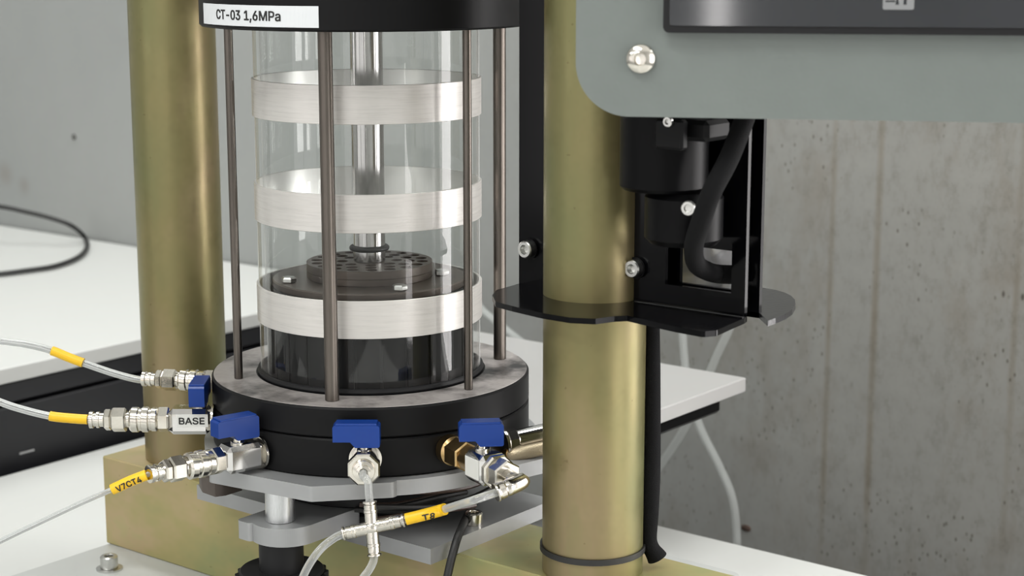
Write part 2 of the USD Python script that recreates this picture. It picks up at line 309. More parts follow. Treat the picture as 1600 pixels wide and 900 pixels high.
# ------------------------------------------------------------------ the room
ZT = -0.028                                             # top of the white table the rig stands on
ZF = ZT-0.75
def struct(name, mesh, m, **kw): return obj(name, mesh, m, kind='structure', smooth=False, **kw)
struct('floor', bx(-3.0, 2.6, -3.4, 0.84, ZF-0.1, ZF), 'floor_vinyl', label='grey vinyl floor of the laboratory')
struct('ceiling', bx(-3.0, 2.6, -3.4, 0.84, 1.90, 2.0), 'ceiling_paint', label='white painted ceiling of the laboratory')
struct('wall_back', trimesh.util.concatenate([bx(-3.0, 0.75, 0.72, 0.84, ZF, 1.90), bx(1.85, 2.6, 0.72, 0.84, ZF, 1.90), bx(0.75, 1.85, 0.72, 0.84, ZF, -0.10), bx(0.75, 1.85, 0.72, 0.84, 1.30, 1.90)]), 'wall_sheet', label='grey painted wall with rust runs behind the rig')
struct('wall_left', bx(-3.1, -3.0, -3.4, 0.84, ZF, 1.90), 'room_paint', label='pale painted side wall on the left')
wr = trimesh.util.concatenate([bx(2.6, 2.7, -3.4, -0.50, ZF, 1.90), bx(2.6, 2.7, 0.62, 0.84, ZF, 1.90), bx(2.6, 2.7, -0.50, 0.62, ZF, -0.35), bx(2.6, 2.7, -0.50, 0.62, 1.25, 1.90)])
struct('wall_right', wr, 'room_paint', label='pale painted side wall on the right')
wf = [bx(2.585, 2.66, a, b, c, d_) for a, b, c, d_ in ((-0.53, -0.48, -0.38, 1.28), (0.60, 0.65, -0.38, 1.28), (-0.48, 0.60, -0.38, -0.33), (-0.48, 0.60, 1.23, 1.28), (0.04, 0.08, -0.33, 1.23))]
struct('window_1', wf, 'room_paint', label='white framed window in the right wall')
struct('window_5', [bx(x0, x1, -3.40, -3.375, z0, z1) for x0, x1, z0, z1 in ((1.90, 1.93, 0.05, 1.05), (2.0, 2.03, 0.05, 1.05), (1.90, 2.03, 0.05, 0.1), (1.90, 2.03, 1.0, 1.05))], 'room_paint', label='narrow glazed slot in the wall behind the viewer')
struct('window_4', [bx(x0, x1, 0.705, 0.80, z0, z1) for x0, x1, z0, z1 in ((0.71, 0.78, -0.14, 1.34), (1.82, 1.89, -0.14, 1.34), (0.75, 1.85, -0.14, -0.07), (0.75, 1.85, 1.27, 1.34), (1.28, 1.32, -0.1, 1.3))], 'room_paint', label='white framed window in the back wall right of the frame')
for n_, (a, b) in zip((2, 3), FILL_WINS):
    struct(f'window_{n_}', [bx(x0, x1, -3.45, -3.385, z0, z1) for x0, x1, z0, z1 in ((a-0.04, a+0.03, -0.34, 1.24), (b-0.03, b+0.04, -0.34, 1.24), (a, b, -0.34, -0.27), (a, b, 1.17, 1.24), ((a+b)/2-0.02, (a+b)/2+0.02, -0.3, 1.2))], 'room_paint', label='white framed window in the wall behind the viewer')
wfr = [bx(-3.1, 2.7, -3.5, -3.4, ZF, -0.3), bx(-3.1, 2.7, -3.5, -3.4, 1.2, 1.90)]+[bx(a, b, -3.5, -3.4, -0.3, 1.2) for a, b in ((-3.1, FILL_WINS[0][0]), (FILL_WINS[0][1], FILL_WINS[1][0]), (FILL_WINS[1][1], 2.7))]
struct('wall_front', trimesh.util.concatenate(wfr), 'front_paint', label='pale painted wall behind the viewer')
sp = at(116, 214, Y=0.72)
M = frame(sp, (0, -1, 0), (0, 0, 1))
t = thing('wall_plug', 'small dark plug in the grey wall left of the far column', 'wall plug', M)
obj('cap', lathe([(0, -0.002), (0.0042, -0.002), (0.0048, 0.0012), (0.0025, 0.0026), (0, 0.0022)], 20), 'spot_dark', t)
sp2 = at(1166, 825, Y=0.72)
M = frame(sp2, (0, -1, 0), (0, 0, 1))
t = thing('rust_boss', 'brown oval rust boss low on the wall right of the near column', 'wall plug', M)
obj('cap', move(lathe([(0, -0.002), (0.0062, -0.002), (0.007, 0.0008), (0.004, 0.0018), (0, 0.002)], 20), M=np.diag([0.6, 1, 1, 1])), 'wire_brown', t)

# table of the rig
tb = thing('work_table', 'white laminate table carrying the testing rig', 'table', loc=(0, 0, ZF))
obj('table_top', bx(-0.627, 1.05, -1.0, 0.384, ZT-0.03, ZT, 0.001), 'white_laminate', tb, world=True)
for x, y in ((-0.58, -0.95), (1.0, -0.95), (-0.58, 0.33), (1.0, 0.33)):
    obj('leg', bx(x-0.025, x+0.025, y-0.025, y+0.025, ZF, ZT-0.03, 0.002), 'plastic_grey', tb, world=True)
# desk on the left
ZD = 0.0865
dk = thing('side_desk', 'white topped desk with a black drawer side at left', 'desk', loc=(-1.2, 0.1, ZF))
obj('desk_top', bx(-2.0, -0.647, -0.55, 0.715, ZD-0.018, ZD, 0.0015), 'white_laminate', dk, world=True)
obj('edge_band', bx(-0.6475, -0.6462, -0.548, 0.713, ZD-0.017, ZD-0.001, 0.0003), 'desk_edge', dk, world=True)
obj('side_panel', bx(-0.69, -0.650, -0.53, 0.70, 0.0445, ZD-0.018, 0.002), 'cabinet_black', dk, world=True, label='narrow black upper rail under the desk top')
obj('side_panel', bx(-0.69, -0.650, -0.53, 0.70, ZF+0.02, 0.0405, 0.002), 'cabinet_black', dk, world=True, label='black lower side panel')
obj('cabinet_body', bx(-1.95, -0.692, -0.53, 0.70, ZF, ZD-0.018, 0.002), 'groove_black', dk, world=True)
q = at(42, 706, X=-0.650)
obj('name_mark', bx(-0.6502, -0.6494, q[1]-0.010, q[1]+0.010, q[2]-0.0012, q[2]+0.0012, 0.0002), 'plastic_grey', dk, world=True, label='small pale scuffed mark')
# cord on the desk
cd = [at(-60, 318, Y=0.60), at(0, 323, Y=0.60), at(40, 331, Y=0.62), at(80, 341, Y=0.64), at(112, 353, Y=0.66), V([*at(133, 372, Z=ZD+0.0050)[:2], ZD+0.0052]), at(135, 388, Z=ZD+0.0050), at(120, 403, Z=ZD+0.0050), at(85, 416, Z=ZD+0.0050), at(40, 423, Z=ZD+0.0050), at(0, 428, Z=ZD+0.0050), at(-60, 433, Z=ZD+0.0050)]
tag(obj('power_cord', tube(spline(cd, 8), 0.0036), 'rubber_black'), 'dark cord looping over the back of the white side desk', 'cord')

# side board behind the rig
ZB = 0.1236
bc = at(1166, 590, Z=ZB)
sb = thing('side_board', 'light grey board on black rails behind the near column', 'shelf board', loc=(bc[0]-0.2, bc[1]-0.2, ZT))
obj('board', bx(bc[0]-0.40, bc[0], 0.150, bc[1], ZB-0.0145, ZB, 0.001), 'board_grey', sb, world=True)
obj('rail', bx(bc[0]-0.034, bc[0]-0.006, 0.165, bc[1]-0.036, ZB-0.0295, ZB-0.0146, 0.004), 'black_gloss', sb, world=True)
obj('rail', bx(bc[0]-0.39, bc[0]-0.366, 0.165, bc[1]-0.036, ZB-0.0295, ZB-0.0146, 0.004), 'black_gloss', sb, world=True)
pq = at(930, 700, Y=0.315)
obj('pedestal', bx(pq[0]-0.025, pq[0]+0.020, 0.262, 0.34, ZT, ZB-0.0148, 0.003), 'plastic_grey', sb, world=True)
# clear tubes hanging by the wall
def hang(pts, Y, r, label, first=()):
    P = [V(q) for q in first]+[at(x, y, Y=Y+dy) for x, y, dy in pts]
    tag(obj('hanging_tube', tube(spline(P, 8), r, 12), 'milky_tube'), label, 'tube')
hang([(1066, 470, 0), (1067, 525, 0), (1070, 565, 0), (1076, 610, 0), (1095, 670, 0), (1125, 730, 0), (1146, 785, 0), (1152, 860, 0), (1150, 930, 0)], 0.60, 0.0046, 'milky clear tube drooping to the right below the side board', [(*at(1064, 400, Y=0.60)[:2], z) for z in (1.895, 1.2, 0.6, 0.3)])
hang([(1160, 440, 0), (1143, 505, 0), (1118, 560, 0), (1096, 615, 0), (1070, 668, 0), (1040, 715, 0), (1005, 760, 0), (960, 800, 0)], 0.62, 0.0046, 'milky clear tube slanting down to the left behind the side board', [(*at(1164, 400, Y=0.62)[:2], z) for z in (1.895, 1.2, 0.6, 0.3)])
hang([(735, 455, 0), (752, 482, 0), (785, 510, 0), (825, 542, 0), (880, 590, 0), (915, 660, 0), (925, 800, 0), (930, 1000, 0), (930, 1400, 0), (930, 1700, 0)], 0.64, 0.0044, 'milky clear tube slanting behind the tie rod right of the cell', [at(540, 462, Z=ZD+0.0046), at(580, 456, Z=ZD+0.0046), at(640, 447, Y=0.60), at(700, 445, Y=0.63)])

# ------------------------------------------------------------------ the frame
bp = thing('base_plate', 'grey painted steel base plate under the gold beam', 'base plate', loc=(0, 0, ZT))
poly = Polygon([(-0.293, -0.46), (0.31, -0.46), (0.31, 0.14), (0.205, 0.250), (-0.293, 0.250)]).buffer(-0.012).buffer(0.012, 12)
obj('plate', prism(poly, ZT, 0.0), 'grey_paint', bp, world=True)
put_bolt(bp, at(171, 889, Z=0.0), (0, 0, 1), 0.0078, 0.0110, name='bolt')
HB = 0.084
beam = thing('cross_beam', 'yellow zinc plated solid beam joining the two columns', 'beam', loc=(0, 0, 0))
obj('block', bx(-0.297, 0.33, -0.0455, 0.0455, 0.0, HB, 0.0012), 'zinc_block', beam)
def column(cx, cy, rad, label):
    t = thing('frame_column', label, 'column', loc=(cx, cy, HB))
    obj('shaft', cyl(rad, HB, 1.10, 96, 0.001, cx, cy), 'zinc_column', t, world=True)
    return t
LC = at(293, 712, Z=HB); RC = at(925.5, 889, Z=HB)
column(LC[0], LC[1], 0.0378, 'gold zinc plated column behind and left of the cell')
column(RC[0], RC[1], 0.0378, 'gold zinc plated column in front at right of the cell')
CX, CY = RC[0], RC[1]
tie = lathe([(0.0382, -0.0022), (0.0396, -0.0022), (0.0396, 0.0022), (0.0382, 0.0022)], 72)
tz = at(926, 884, Y=CY-0.036)[2]
t = thing('cable_tie', 'black cable tie around the foot of the near column', 'cable tie', loc=(CX, CY, tz))
obj('strap', tie, 'rubber_black', t); obj('lock', bx(-0.043, -0.0375, 0.004, 0.010, -0.004, 0.004, 0.001), 'rubber_black', t)
sl = [V([CX+dx, CY+dx*0.80+0.0022, z]) for dx, z in ((0.0318, 0.300), (0.0322, 0.24), (0.0326, 0.18), (0.0322, 0.13), (0.0322, 0.105), (0.0372, 0.092))]
rr = np.interp(np.linspace(0, 1, 51), [0, 0.2, 0.5, 0.8, 0.9, 1], [0.005, 0.0065, 0.0075, 0.0062, 0.0065, 0.0078])
tag(obj('sleeved_cable', tube(spline(sl, 10), rr, 18), 'fabric_black'), 'black fabric sleeved cable running down the back of the near column', 'cable')

# ------------------------------------------------------------------ under the cell
mp = thing('mounting_plate', 'square aluminium plate bolted on the beam under the cell', 'mounting plate', loc=(0, 0, HB))
P1 = Polygon([(-0.131, -0.078), (0.131, -0.078), (0.131, 0.078), (-0.131, 0.078)])
obj('plate', prism(P1, HB, HB+0.0125), 'plate_aluminium', mp, world=True)
ZM = HB+0.0125
put_bolt(mp, (0.119, -0.012, ZM), (0, 0, 1), 0.0072, 0.0100, m='nickel', w=0)
arm = unary_union([Point(0.0235, -0.124).buffer(0.027, 24), sbox(-0.0035, -0.124, 0.0505, -0.068), sbox(-0.0035, -0.151, 0.012, -0.12)]).buffer(-0.004).buffer(0.004, 8)
obj('clamp_arm', prism(arm, ZM, ZM+0.0145), 'plate_aluminium', mp, world=True)
ZA = ZM+0.0145
SPX, SPY = 0.0235, -0.1300
obj('spacer', cyl(0.0115, ZA, 0.1362, 40, 0.0006, SPX, SPY), 'spacer_aluminium', mp, world=True)
kn = mp
obj('knob_stem', cyl(0.0172, ZM-0.026, ZM, 40, 0.001, SPX, SPY), 'black_matte', kn, world=True)
an = np.linspace(0, 2*np.pi, 180, endpoint=False)
rk = 0.0345+0.0016*np.sign(np.sin(an*18))*np.abs(np.sin(an*18))**0.5
knob = prism(Polygon(np.stack([SPX+rk*np.cos(an), SPY+rk*np.sin(an)], 1)), ZM-0.046, ZM-0.028)
obj('knob_grip', [knob, cyl(0.033, ZM-0.028, ZM-0.0245, 64, 0.003, SPX, SPY)], 'black_matte', kn, world=True)
ZU0, ZU1 = 0.1362, 0.1482
tab = Polygon([(-0.030, -0.153), (0.066, -0.139), (0.110, -0.09), (0.0, -0.02), (-0.09, -0.10)])
up = unary_union([Point(0, 0).buffer(0.1375, 64), tab])
ap = thing('adapter_plate', 'round aluminium plate with a front tab under the black base of the cell', 'adapter plate', loc=(0, 0, ZU0))
tab2 = Polygon([tuple(at(x, y, Z=ZU1)[:2]) for x, y in ((760, 738), (852, 716), (905, 704), (905, 688), (790, 690))])
up = unary_union([up.buffer(-0.006).buffer(0.006, 8), tab2])
obj('plate', prism(up, ZU0, ZU1), 'plate_aluminium', ap, world=True)
fo = Polygon([tuple(at(x, y, Z=ZU0-0.007)[:2]) for x, y in ((311, 748), (316, 757), (336, 764), (352, 762), (378, 754), (372, 744), (335, 738))])
obj('foam_pad', prism(fo, ZU0-0.0135, ZU0-0.0002), 'dark_bronze', ap, world=True, label='dark brown crumbled pad')
hb = thing('bearing_hub', 'black hub between the two aluminium plates', 'hub', loc=(0, 0, ZM))
obj('body', cyl(0.090, ZA+0.0002, ZU0-0.0002, 64, 0.001), 'black_matte', hb, world=True)
obj('collar', cyl(0.0665, ZM+0.0002, ZA, 64, 0.001), 'black_plastic', hb, world=True)
wb = thing('wire_bundle', 'tangle of dark brown wires between the aluminium plates', 'wires', loc=(0.08, -0.08, ZM))
for i in range(7):
    r0 = 0.0935+0.0042*i; zz = ZA-0.002+0.0055*((i*3) % 4)
    a0, a1 = math.radians(-56+1.5*i), math.radians(-12+3*i)
    if i % 2: zz += 0.003
    pts = [(r0*math.cos(a), r0*math.sin(a), zz+0.0025*math.sin(5*a+i)) for a in np.linspace(a0, a1, 12)]
    obj('wire', tube(pts, 0.0022, 8), 'wire_brown' if i % 3 else 'rubber_black', wb, world=True)

# ------------------------------------------------------------------ the cell
ZC0, ZC1, ZC2 = 0.1484, 0.1795, 0.2032
cell = thing('triaxial_cell', 'clear acrylic pressure cell with aluminium hoops on a black round base', 'pressure cell', loc=(0, 0, ZC0))
def disc(r, z0, z1, b=0.0015, hole=0.0): return lathe([(hole, z0), (r-b, z0), (r, z0+b), (r, z1-b), (r-b, z1), (hole, z1)], 144)
obj('base_flange', disc(0.13, ZC0, ZC1-0.0006), 'black_plastic', cell, world=True, label='lower black base ring')
ufl = obj('base_flange', disc(0.13, ZC1, ZC2), 'black_plastic', cell, world=True, label='upper black base ring with a dusty top painted lighter for sheen')
obj('dust_sheen_top', lathe([(0.094, ZC2+0.0001), (0.1284, ZC2+0.0001), (0.1280, ZC2+0.0004), (0.094, ZC2+0.0004)], 128), 'flange_dust_sheen', ufl, world=True)
RO = 0.0900; RI = 0.0845; ZTOP = 0.4838
obj('cylinder_wall', pipe(RO, RI, ZC2+0.0004, ZTOP, 160, 0.0005), 'acrylic', cell, world=True, smooth=35)
obj('foot_ring', lathe([(RO+0.0003, ZC2+0.0005), (0.0922, ZC2+0.0005), (0.0928, ZC2+0.002), (0.0922, ZC2+0.0042), (RO+0.0003, ZC2+0.0048)], 128), 'black_matte', cell, world=True)
for z0, z1 in ((0.2478, 0.2776), (0.3302, 0.3597), (0.4130, 0.4425)):
    hp = obj('hoop', pipe(RO+0.0016, RO+0.0001, z0, z1, 160, 0.0003), 'hoop_aluminium', cell, world=True, smooth=40)
    obj('added_liner', pipe(RO+0.0002, RO-0.0005, z0+0.0003, z1-0.0003, 160, 0.0001), 'added_liner_white', hp, world=True, smooth=40, label='added white lining that brightens the hoop inside')  # lining added as a pale reflector to brighten the hoop interior
rods = []
for (px, py, rad, lab) in ((373, 592, 0.0034, None), (519, 626, 0.0054, None), (732, 609, 0.0034, None), (781, 561, 0.0053, None)):
    p = at(px, py, Z=ZC2); a = math.atan2(p[1], p[0]); rr_ = float(np.clip(np.hypot(p[0], p[1]), 0.1005, 0.118))
    rods.append((rr_*math.cos(a), rr_*math.sin(a), rad))
for x, y, rad in rods:
    rd = obj('tie_rod', cyl(rad, ZC2+0.0004, ZTOP, 24, 0.0004, x, y), 'rod_steel', cell, world=True)
tp = obj('top_plate', disc(0.1305, ZTOP, 0.560), 'black_plastic', cell, world=True, label='thick black round top plate with a white label')
def on_cyl(mesh, R, a0, z0):
    "bend a flat mesh (x along, y up, z out) around the z axis"
    v = mesh.vertices; a = a0+v[:, 0]/R; r = R+v[:, 2]
    return trimesh.Trimesh(np.stack([r*np.cos(a), r*np.sin(a), z0+v[:, 1]], 1), mesh.faces, process=False)
RT = 0.1305
A0, A1 = (math.atan2(oncyl(x, 30, RT)[1], oncyl(x, 30, RT)[0]) for x in (319, 498))
L = (A1-A0)*RT
lab = trimesh.util.concatenate([bx(L*i/40, L*(i+1)/40, 0, 0.0155, 0.00005, 0.00035, 0) for i in range(40)])
ZL = 0.4868
obj('label_strip', on_cyl(lab, RT, A0, ZL), 'label_white', tp, world=True, smooth=True)
a_t = math.atan2(oncyl(339, 20, RT)[1], oncyl(339, 20, RT)[0]); a_e = math.atan2(oncyl(439, 30, RT)[1], oncyl(439, 30, RT)[0])
tx = meshkit.text_mesh('CT-03 1,6MPa', 0.0068, 0.0003, bold=True)
tx.apply_translation([-tx.bounds[0][0], 0, 0.00036]); k = (a_e-a_t)*RT/tx.bounds[1][0]; tx.apply_scale([k, 1, 1])
obj('lettering', on_cyl(tx, RT, a_t, ZL+0.0046), 'ink', tp, world=True, smooth=False)

# inside the cell
pd = thing('pedestal', 'black slatted pedestal inside the foot of the cell', 'pedestal', loc=(0, 0, ZC2))
RP = 0.0838
obj('core', cyl(RP-0.0018, ZC2+0.0005, 0.2478, 96, 0.0005), 'groove_black', pd, world=True)
NS = 26
for i in range(NS):
    a0 = 2*np.pi*(i+0.06)/NS; a1 = 2*np.pi*(i+0.94)/NS
    aa = np.linspace(a0, a1, 6)
    ring = [(RP*math.cos(a), RP*math.sin(a)) for a in aa]+[((RP-0.0017)*math.cos(a), (RP-0.0017)*math.sin(a)) for a in aa[::-1]]
    obj('stave', prism(Polygon(ring), ZC2+0.0008, 0.2470), 'stave_black', pd, world=True)
ZH = 0.2745
ph = thing('piston_head', 'dark round plate with a perforated disc inside the cell', 'piston head', loc=(0, 0, 0.2478))
obj('skirt', cyl(0.0800, 0.2479, ZH, 96, 0.001), 'black_plastic', ph, world=True)
obj('plate', disc(0.0790, ZH, ZH+0.0062, 0.001), 'dark_bronze', ph, world=True)
pf = Point(0, 0).buffer(0.0512, 64)
for rr_, n_ in ((0.0220, 8), (0.0325, 13), (0.0432, 18)):
    for i in range(n_):
        a = 2*np.pi*(i+0.37*(n_ % 4))/n_; pf = pf.difference(Point(rr_*math.cos(a), rr_*math.sin(a)).buffer(0.0047, 6))
obj('perforated_disc', [prism(pf, ZH+0.0122, ZH+0.0186), cyl(0.0511, ZH+0.0062, ZH+0.0121, 72, 0.0006)], 'dark_bronze', ph, world=True)
for px, py in ((447, 442), (637, 460), (690, 430)):
    q = at(px, py, Z=ZH+0.0062); rq = np.hypot(q[0], q[1]); q = q*min(1, 0.0695/rq)
    o = hexa(0.0062, 0, 0.0048); o.apply_translation([q[0], q[1], ZH+0.0062]); obj('bolt', o, 'steel_plate', ph, world=True, label='bright hexagon bolt')
pr = thing('loading_rod', 'polished steel loading rod standing in the middle of the cell', 'rod', loc=(0, 0, ZH+0.0186))
obj('rod', cyl(0.0130, ZH+0.0187, ZTOP-0.0002, 64, 0.0005), 'piston_steel', pr, world=True)
obj('seal_ring', move(trimesh.creation.torus(0.0142, 0.0022, major_sections=48, minor_sections=12), (0, 0, ZH+0.0295)), 'rubber_black', pr, world=True)

# ------------------------------------------------------------------ valves and tubes
def along_x(m):                                         # lathe axis z -> local x
    return move(m, M=np.array([[0, 0, 1, 0], [1, 0, 0, 0], [0, 1, 0, 0], [0, 0, 0, 1.0]]))
def handle_mesh(L=0.035, w=0.0125, off=0.0):
    "blue butterfly lever lying along local y: thick bar, hub underneath at one side, hollow on top"
    prof = Polygon([(-L/2, 0.0042), (-L/2, 0.0155), (-L/2+0.0012, 0.0170), (L/2-0.0012, 0.0170), (L/2, 0.0155), (L/2, 0.0010), (L/2-0.001, 0.0), (-0.001, 0.0), (-0.0045, 0.0042)])
    m = trimesh.creation.extrude_polygon(prof, w, engine='earcut'); m.apply_translation([0, 0, -w/2])
    # local: profile x -> y, profile y -> z, depth -> x
    m = move(m, M=np.array([[0, 0, 1, 0], [1, 0, 0, 0], [0, 1, 0, 0], [0, 0, 0, 1.0]]))
    lip = [bx(-w/2, w/2, -L/2+0.002, L/2-0.002, 0.0168, 0.0185, 0.0008)]
    return trimesh.util.concatenate([m]+lip)
def dir_frame(o, d):
    d = V(d, float); d /= np.linalg.norm(d); y = np.cross([0, 0, 1], d); y /= np.linalg.norm(y)
    M = np.eye(4); M[:3, 0], M[:3, 1], M[:3, 2], M[:3, 3] = d, y, np.cross(d, y), o; return M
def coupling(parent, s, k=1.0, rk=1.0):
    "push-in coupling parts along local x from s; returns its end"
    def c(name, prof, m='nickel', hexr=None):
        if hexr: mm = hexa(hexr*rk, s+prof[0]*k, s+prof[1]*k)
        else: mm = lathe([(0, s+prof[0][1]*k)]+[(r*rk, s+x*k) for r, x in prof]+[(0, s+prof[-1][1]*k)], 40)
        obj(name, along_x(mm), m, parent)
    c('hex_nut', (0, 0.010), hexr=0.0104)
    c('collar', [(0.0086, 0.010), (0.0098, 0.011), (0.0098, 0.015), (0.0090, 0.0155), (0.0090, 0.017), (0.0104, 0.018), (0.0104, 0.023), (0.0092, 0.0238), (0.0092, 0.026), (0.0102, 0.027), (0.0102, 0.032), (0.0085, 0.034)])
    c('neck', [(0.0062, 0.034), (0.0062, 0.037)])
    c('hex_nut', (0.037, 0.0495), hexr=0.0100)
    c('ring_nut', (0.0497, 0.056), hexr=0.0088)
    c('neck', [(0.0056, 0.056), (0.0056, 0.060), (0.0066, 0.0602), (0.0066, 0.0625), (0.0054, 0.0627), (0.0054, 0.0655)])
    c('collet', [(0.0068, 0.0655), (0.0068, 0.0685), (0.0045, 0.069)])
    return s+0.069*k
def valve(label, o, d, handle=True, hdir=None, hoff=0.0, hx=0.017, body=0.034, couple=1.0, sticker=None, rk=1.0, box=True):
    M = dir_frame(o, d)
    t = thing('ball_valve' if handle else 'quick_coupling', label, 'valve' if handle else 'coupling', M)
    obj('flange_washer', along_x(lathe([(0, 0.0002), (0.0125, 0.0002), (0.0125, 0.002), (0.0085, 0.0026), (0, 0.0026)], 40)), 'nickel', t)
    if box:
        obj('body', move(bx(0.0026, body, -0.0105, 0.0105, -0.0105, 0.0105, 0.0035)), 'chrome', t)
    if handle:
        obj('stem', [cyl(0.0035, 0.0100, 0.0165, 20, 0.0003, hx, 0), cyl(0.0056, 0.0100, 0.0122, 24, 0.0004, hx, 0)], 'nickel', t)
        hm = handle_mesh()
        hd = V([0, 1.0, 0]) if hdir is None else (np.linalg.inv(M[:3, :3])@V([math.cos(hdir), math.sin(hdir), 0]))
        hd[2] = 0; hd /= np.linalg.norm(hd)
        F4 = np.eye(4); F4[:3, 1] = hd; F4[:3, 0] = np.cross(hd, [0, 0, 1]); F4[:3, 3] = V([hx, 0, 0.0142])+hd*hoff
        obj('handle', move(hm, M=F4), 'blue_plastic', t, label='blue plastic lever handle')
    end = coupling(t, body+0.0002, couple, rk) if couple else body
    return t, M, end
def w(M, p): return (M@V([*p, 1.0]))[:3]
def sleeve(parent, P, i0, i1, r, name='marker_sleeve', text=None, th=0.0042, side=None, flip=False):
    obj(name, tube(P[i0:i1+1], r, 18), 'yellow_sleeve', parent, world=True, label='yellow marker sleeve')
    if text:
        seg = P[i0:i1+1]; seg = seg[::-1] if flip else seg; s = np.r_[0, np.cumsum(np.linalg.norm(np.diff(seg, axis=0), axis=1))]
        tm = meshkit.text_mesh(text, th, 0.0003, bold=True); tm = tm.subdivide().subdivide()
        Lt = tm.bounds[1][0]-tm.bounds[0][0]; tm.apply_translation([-tm.bounds[0][0], -th/2, 0])
        kk = min(1.0, s[-1]*0.72/Lt); tm.apply_scale([kk, 1, 1]); x = tm.vertices[:, 0]+(s[-1]-Lt*kk)/2
        C_ = np.stack([np.interp(x, s, seg[:, j]) for j in range(3)], 1); T = np.gradient(seg, axis=0); T = np.stack([np.interp(x, s, T[:, j]) for j in range(3)], 1); T /= np.linalg.norm(T, axis=1)[:, None]
        out = EYE*0+side; N = out-T*(T@out)[:, None]; N /= np.linalg.norm(N, axis=1)[:, None]; B = np.cross(N, T)
        ang = tm.vertices[:, 1]/r; rad = r+0.0002+tm.vertices[:, 2]
        v = C_+N*(rad*np.cos(ang))[:, None]+B*(rad*np.sin(ang))[:, None]
        obj('lettering', trimesh.Trimesh(v, tm.faces, process=False), 'ink', parent, world=True, smooth=False)
def air_tube(label, P, r=0.0030, per=10):
    Q = spline(P, per)
    t = thing('air_tube', label, 'tube', loc=tuple(Q[0]))
    obj('hose', tube(Q, r, 16), 'clear_tube', t, world=True)
    return t, Q
TOCAM = (EYE-V([0, 0, 0.17])); TOCAM = TOCAM/np.linalg.norm(TOCAM)

# BASE valve, pointing left
o = oncyl(336, 655, 0.13); e = at(140, 656, Z=o[2])
d = e-o; Ld = np.linalg.norm(d)
vb, Mb, eb = valve('ball valve marked BASE with its blue lever seen end on', o, d, hx=0.0115, couple=(Ld-0.036)/0.069, body=0.036)
obj('name_sticker', bx(0.004, 0.0290, 0.0104, 0.0109, -0.0035, 0.0068, 0.0002), 'sticker_white', vb, label='white name sticker')
tm = meshkit.text_mesh('BASE', 0.0052, 0.0003, bold=True); tm.apply_translation([-tm.bounds[0][0], 0, 0]); tm.apply_scale([0.0205/tm.bounds[1][0], 1, 1])
obj('lettering', move(tm, (0.0272, 0.0109, -0.0010), np.array([[-1, 0, 0, 0], [0, 0, 1, 0], [0, 1, 0, 0], [0, 0, 0, 1.0]])), 'ink', vb, smooth=False)
dB = (e-EYE)@FWD
t, Q = air_tube('clear air tube with plain yellow sleeve leading to the BASE valve', [w(Mb, (eb-0.002, 0, 0)), at(137, 655.5, d=dB), at(108, 653.5, d=dB), at(78, 650, d=dB), at(40, 641, d=dB), at(0, 628, d=dB), at(-70, 598, d=dB)])
sleeve(t, Q, 10, 30, 0.0040)

# valve pointing down left, marked V7CT4
o = oncyl(408, 706, 0.13); e = at(232, 741, Z=o[2]); Ld = np.linalg.norm(e-o)
v3, M3, e3 = valve('chrome ball valve on the tube lettered V7CT4', o, e-o, hx=0.0200, hdir=math.radians(76), hoff=-0.002, body=0.034, couple=(Ld-0.034)/0.069)
d3 = (e-EYE)@FWD
t, Q = air_tube('thin clear air tube with yellow sleeve lettered V7CT4', [w(M3, (e3-0.002, 0, 0)), at(229, 742, d=d3), at(203, 752, d=d3), at(175, 765, d=d3), at(140, 780, d=d3), at(90, 803, d=d3), at(0, 846, d=d3), at(-80, 888, d=d3)], r=0.0020)
sleeve(t, Q, 10, 30, 0.0041, text='V7CT4', th=0.0044, side=TOCAM-0.45*UP, flip=True)

# rear coupling with the upper tube
a1 = math.radians(-150); o = V([0.13*math.cos(a1), 0.13*math.sin(a1), 0.1868])
v1, M1, e1 = valve('silver quick coupling behind the BASE valve', o, (math.cos(a1), math.sin(a1), 0.0), handle=False, box=False, body=0.0026, couple=0.0645/0.069, rk=0.92)
pe = w(M1, (e1-0.002, 0, 0)); d1 = (pe-EYE)@FWD
t, Q = air_tube('clear air tube with yellow sleeve over the black desk side', [pe, at(216, 593, d=d1), at(180, 584, d=d1), at(130, 567, d=d1), at(106, 558, d=d1), at(81, 548, d=d1), at(45, 539, d=d1), at(0, 533, d=d1), at(-70, 526, d=d1)])
sleeve(t, Q, 30, 50, 0.0040)

# front valve with the cross fitting
o = oncyl(571, 716, 0.13); dr = V([o[0], o[1], 0])
v4, M4, e4 = valve('chrome ball valve at the front facing the viewer above the cross fitting', o, dr, hx=0.0150, hdir=YAW, hoff=-0.0055, body=0.022, couple=0, box=False)
obj('body', along_x(lathe([(0, 0.0026), (0.0098, 0.0026), (0.0105, 0.004), (0.0105, 0.020), (0.009, 0.0215), (0, 0.0215)], 40)), 'chrome', v4)
obj('hex_nut', along_x(hexa(0.0128, 0.0216, 0.0310, 8)), 'nickel', v4)
obj('end_cap', along_x(lathe([(0, 0.0312), (0.0088, 0.0312), (0.0080, 0.0345), (0.0056, 0.035), (0.0056, 0.0385), (0.0036, 0.039), (0.0036, 0.036), (0, 0.036)], 36)), 'nickel', v4)
nz = w(M4, (0.0375, 0, 0)); d4 = (nz-EYE)@FWD
d4b = d4-0.006
t, Q = air_tube('short clear tube from the front valve down into the cross fitting', [w(M4, (0.0365, 0, 0)), w(M4, (0.0405, 0, -0.0015)), at(574.5, 752, d=d4b), at(576, 768, d=d4b), at(577.5, 784, d=d4b)], r=0.0029)
cf = thing('cross_fitting', 'silver four way cross fitting hanging in front of the clamp arm', 'fitting', loc=tuple(at(581, 824, d=d4b)))
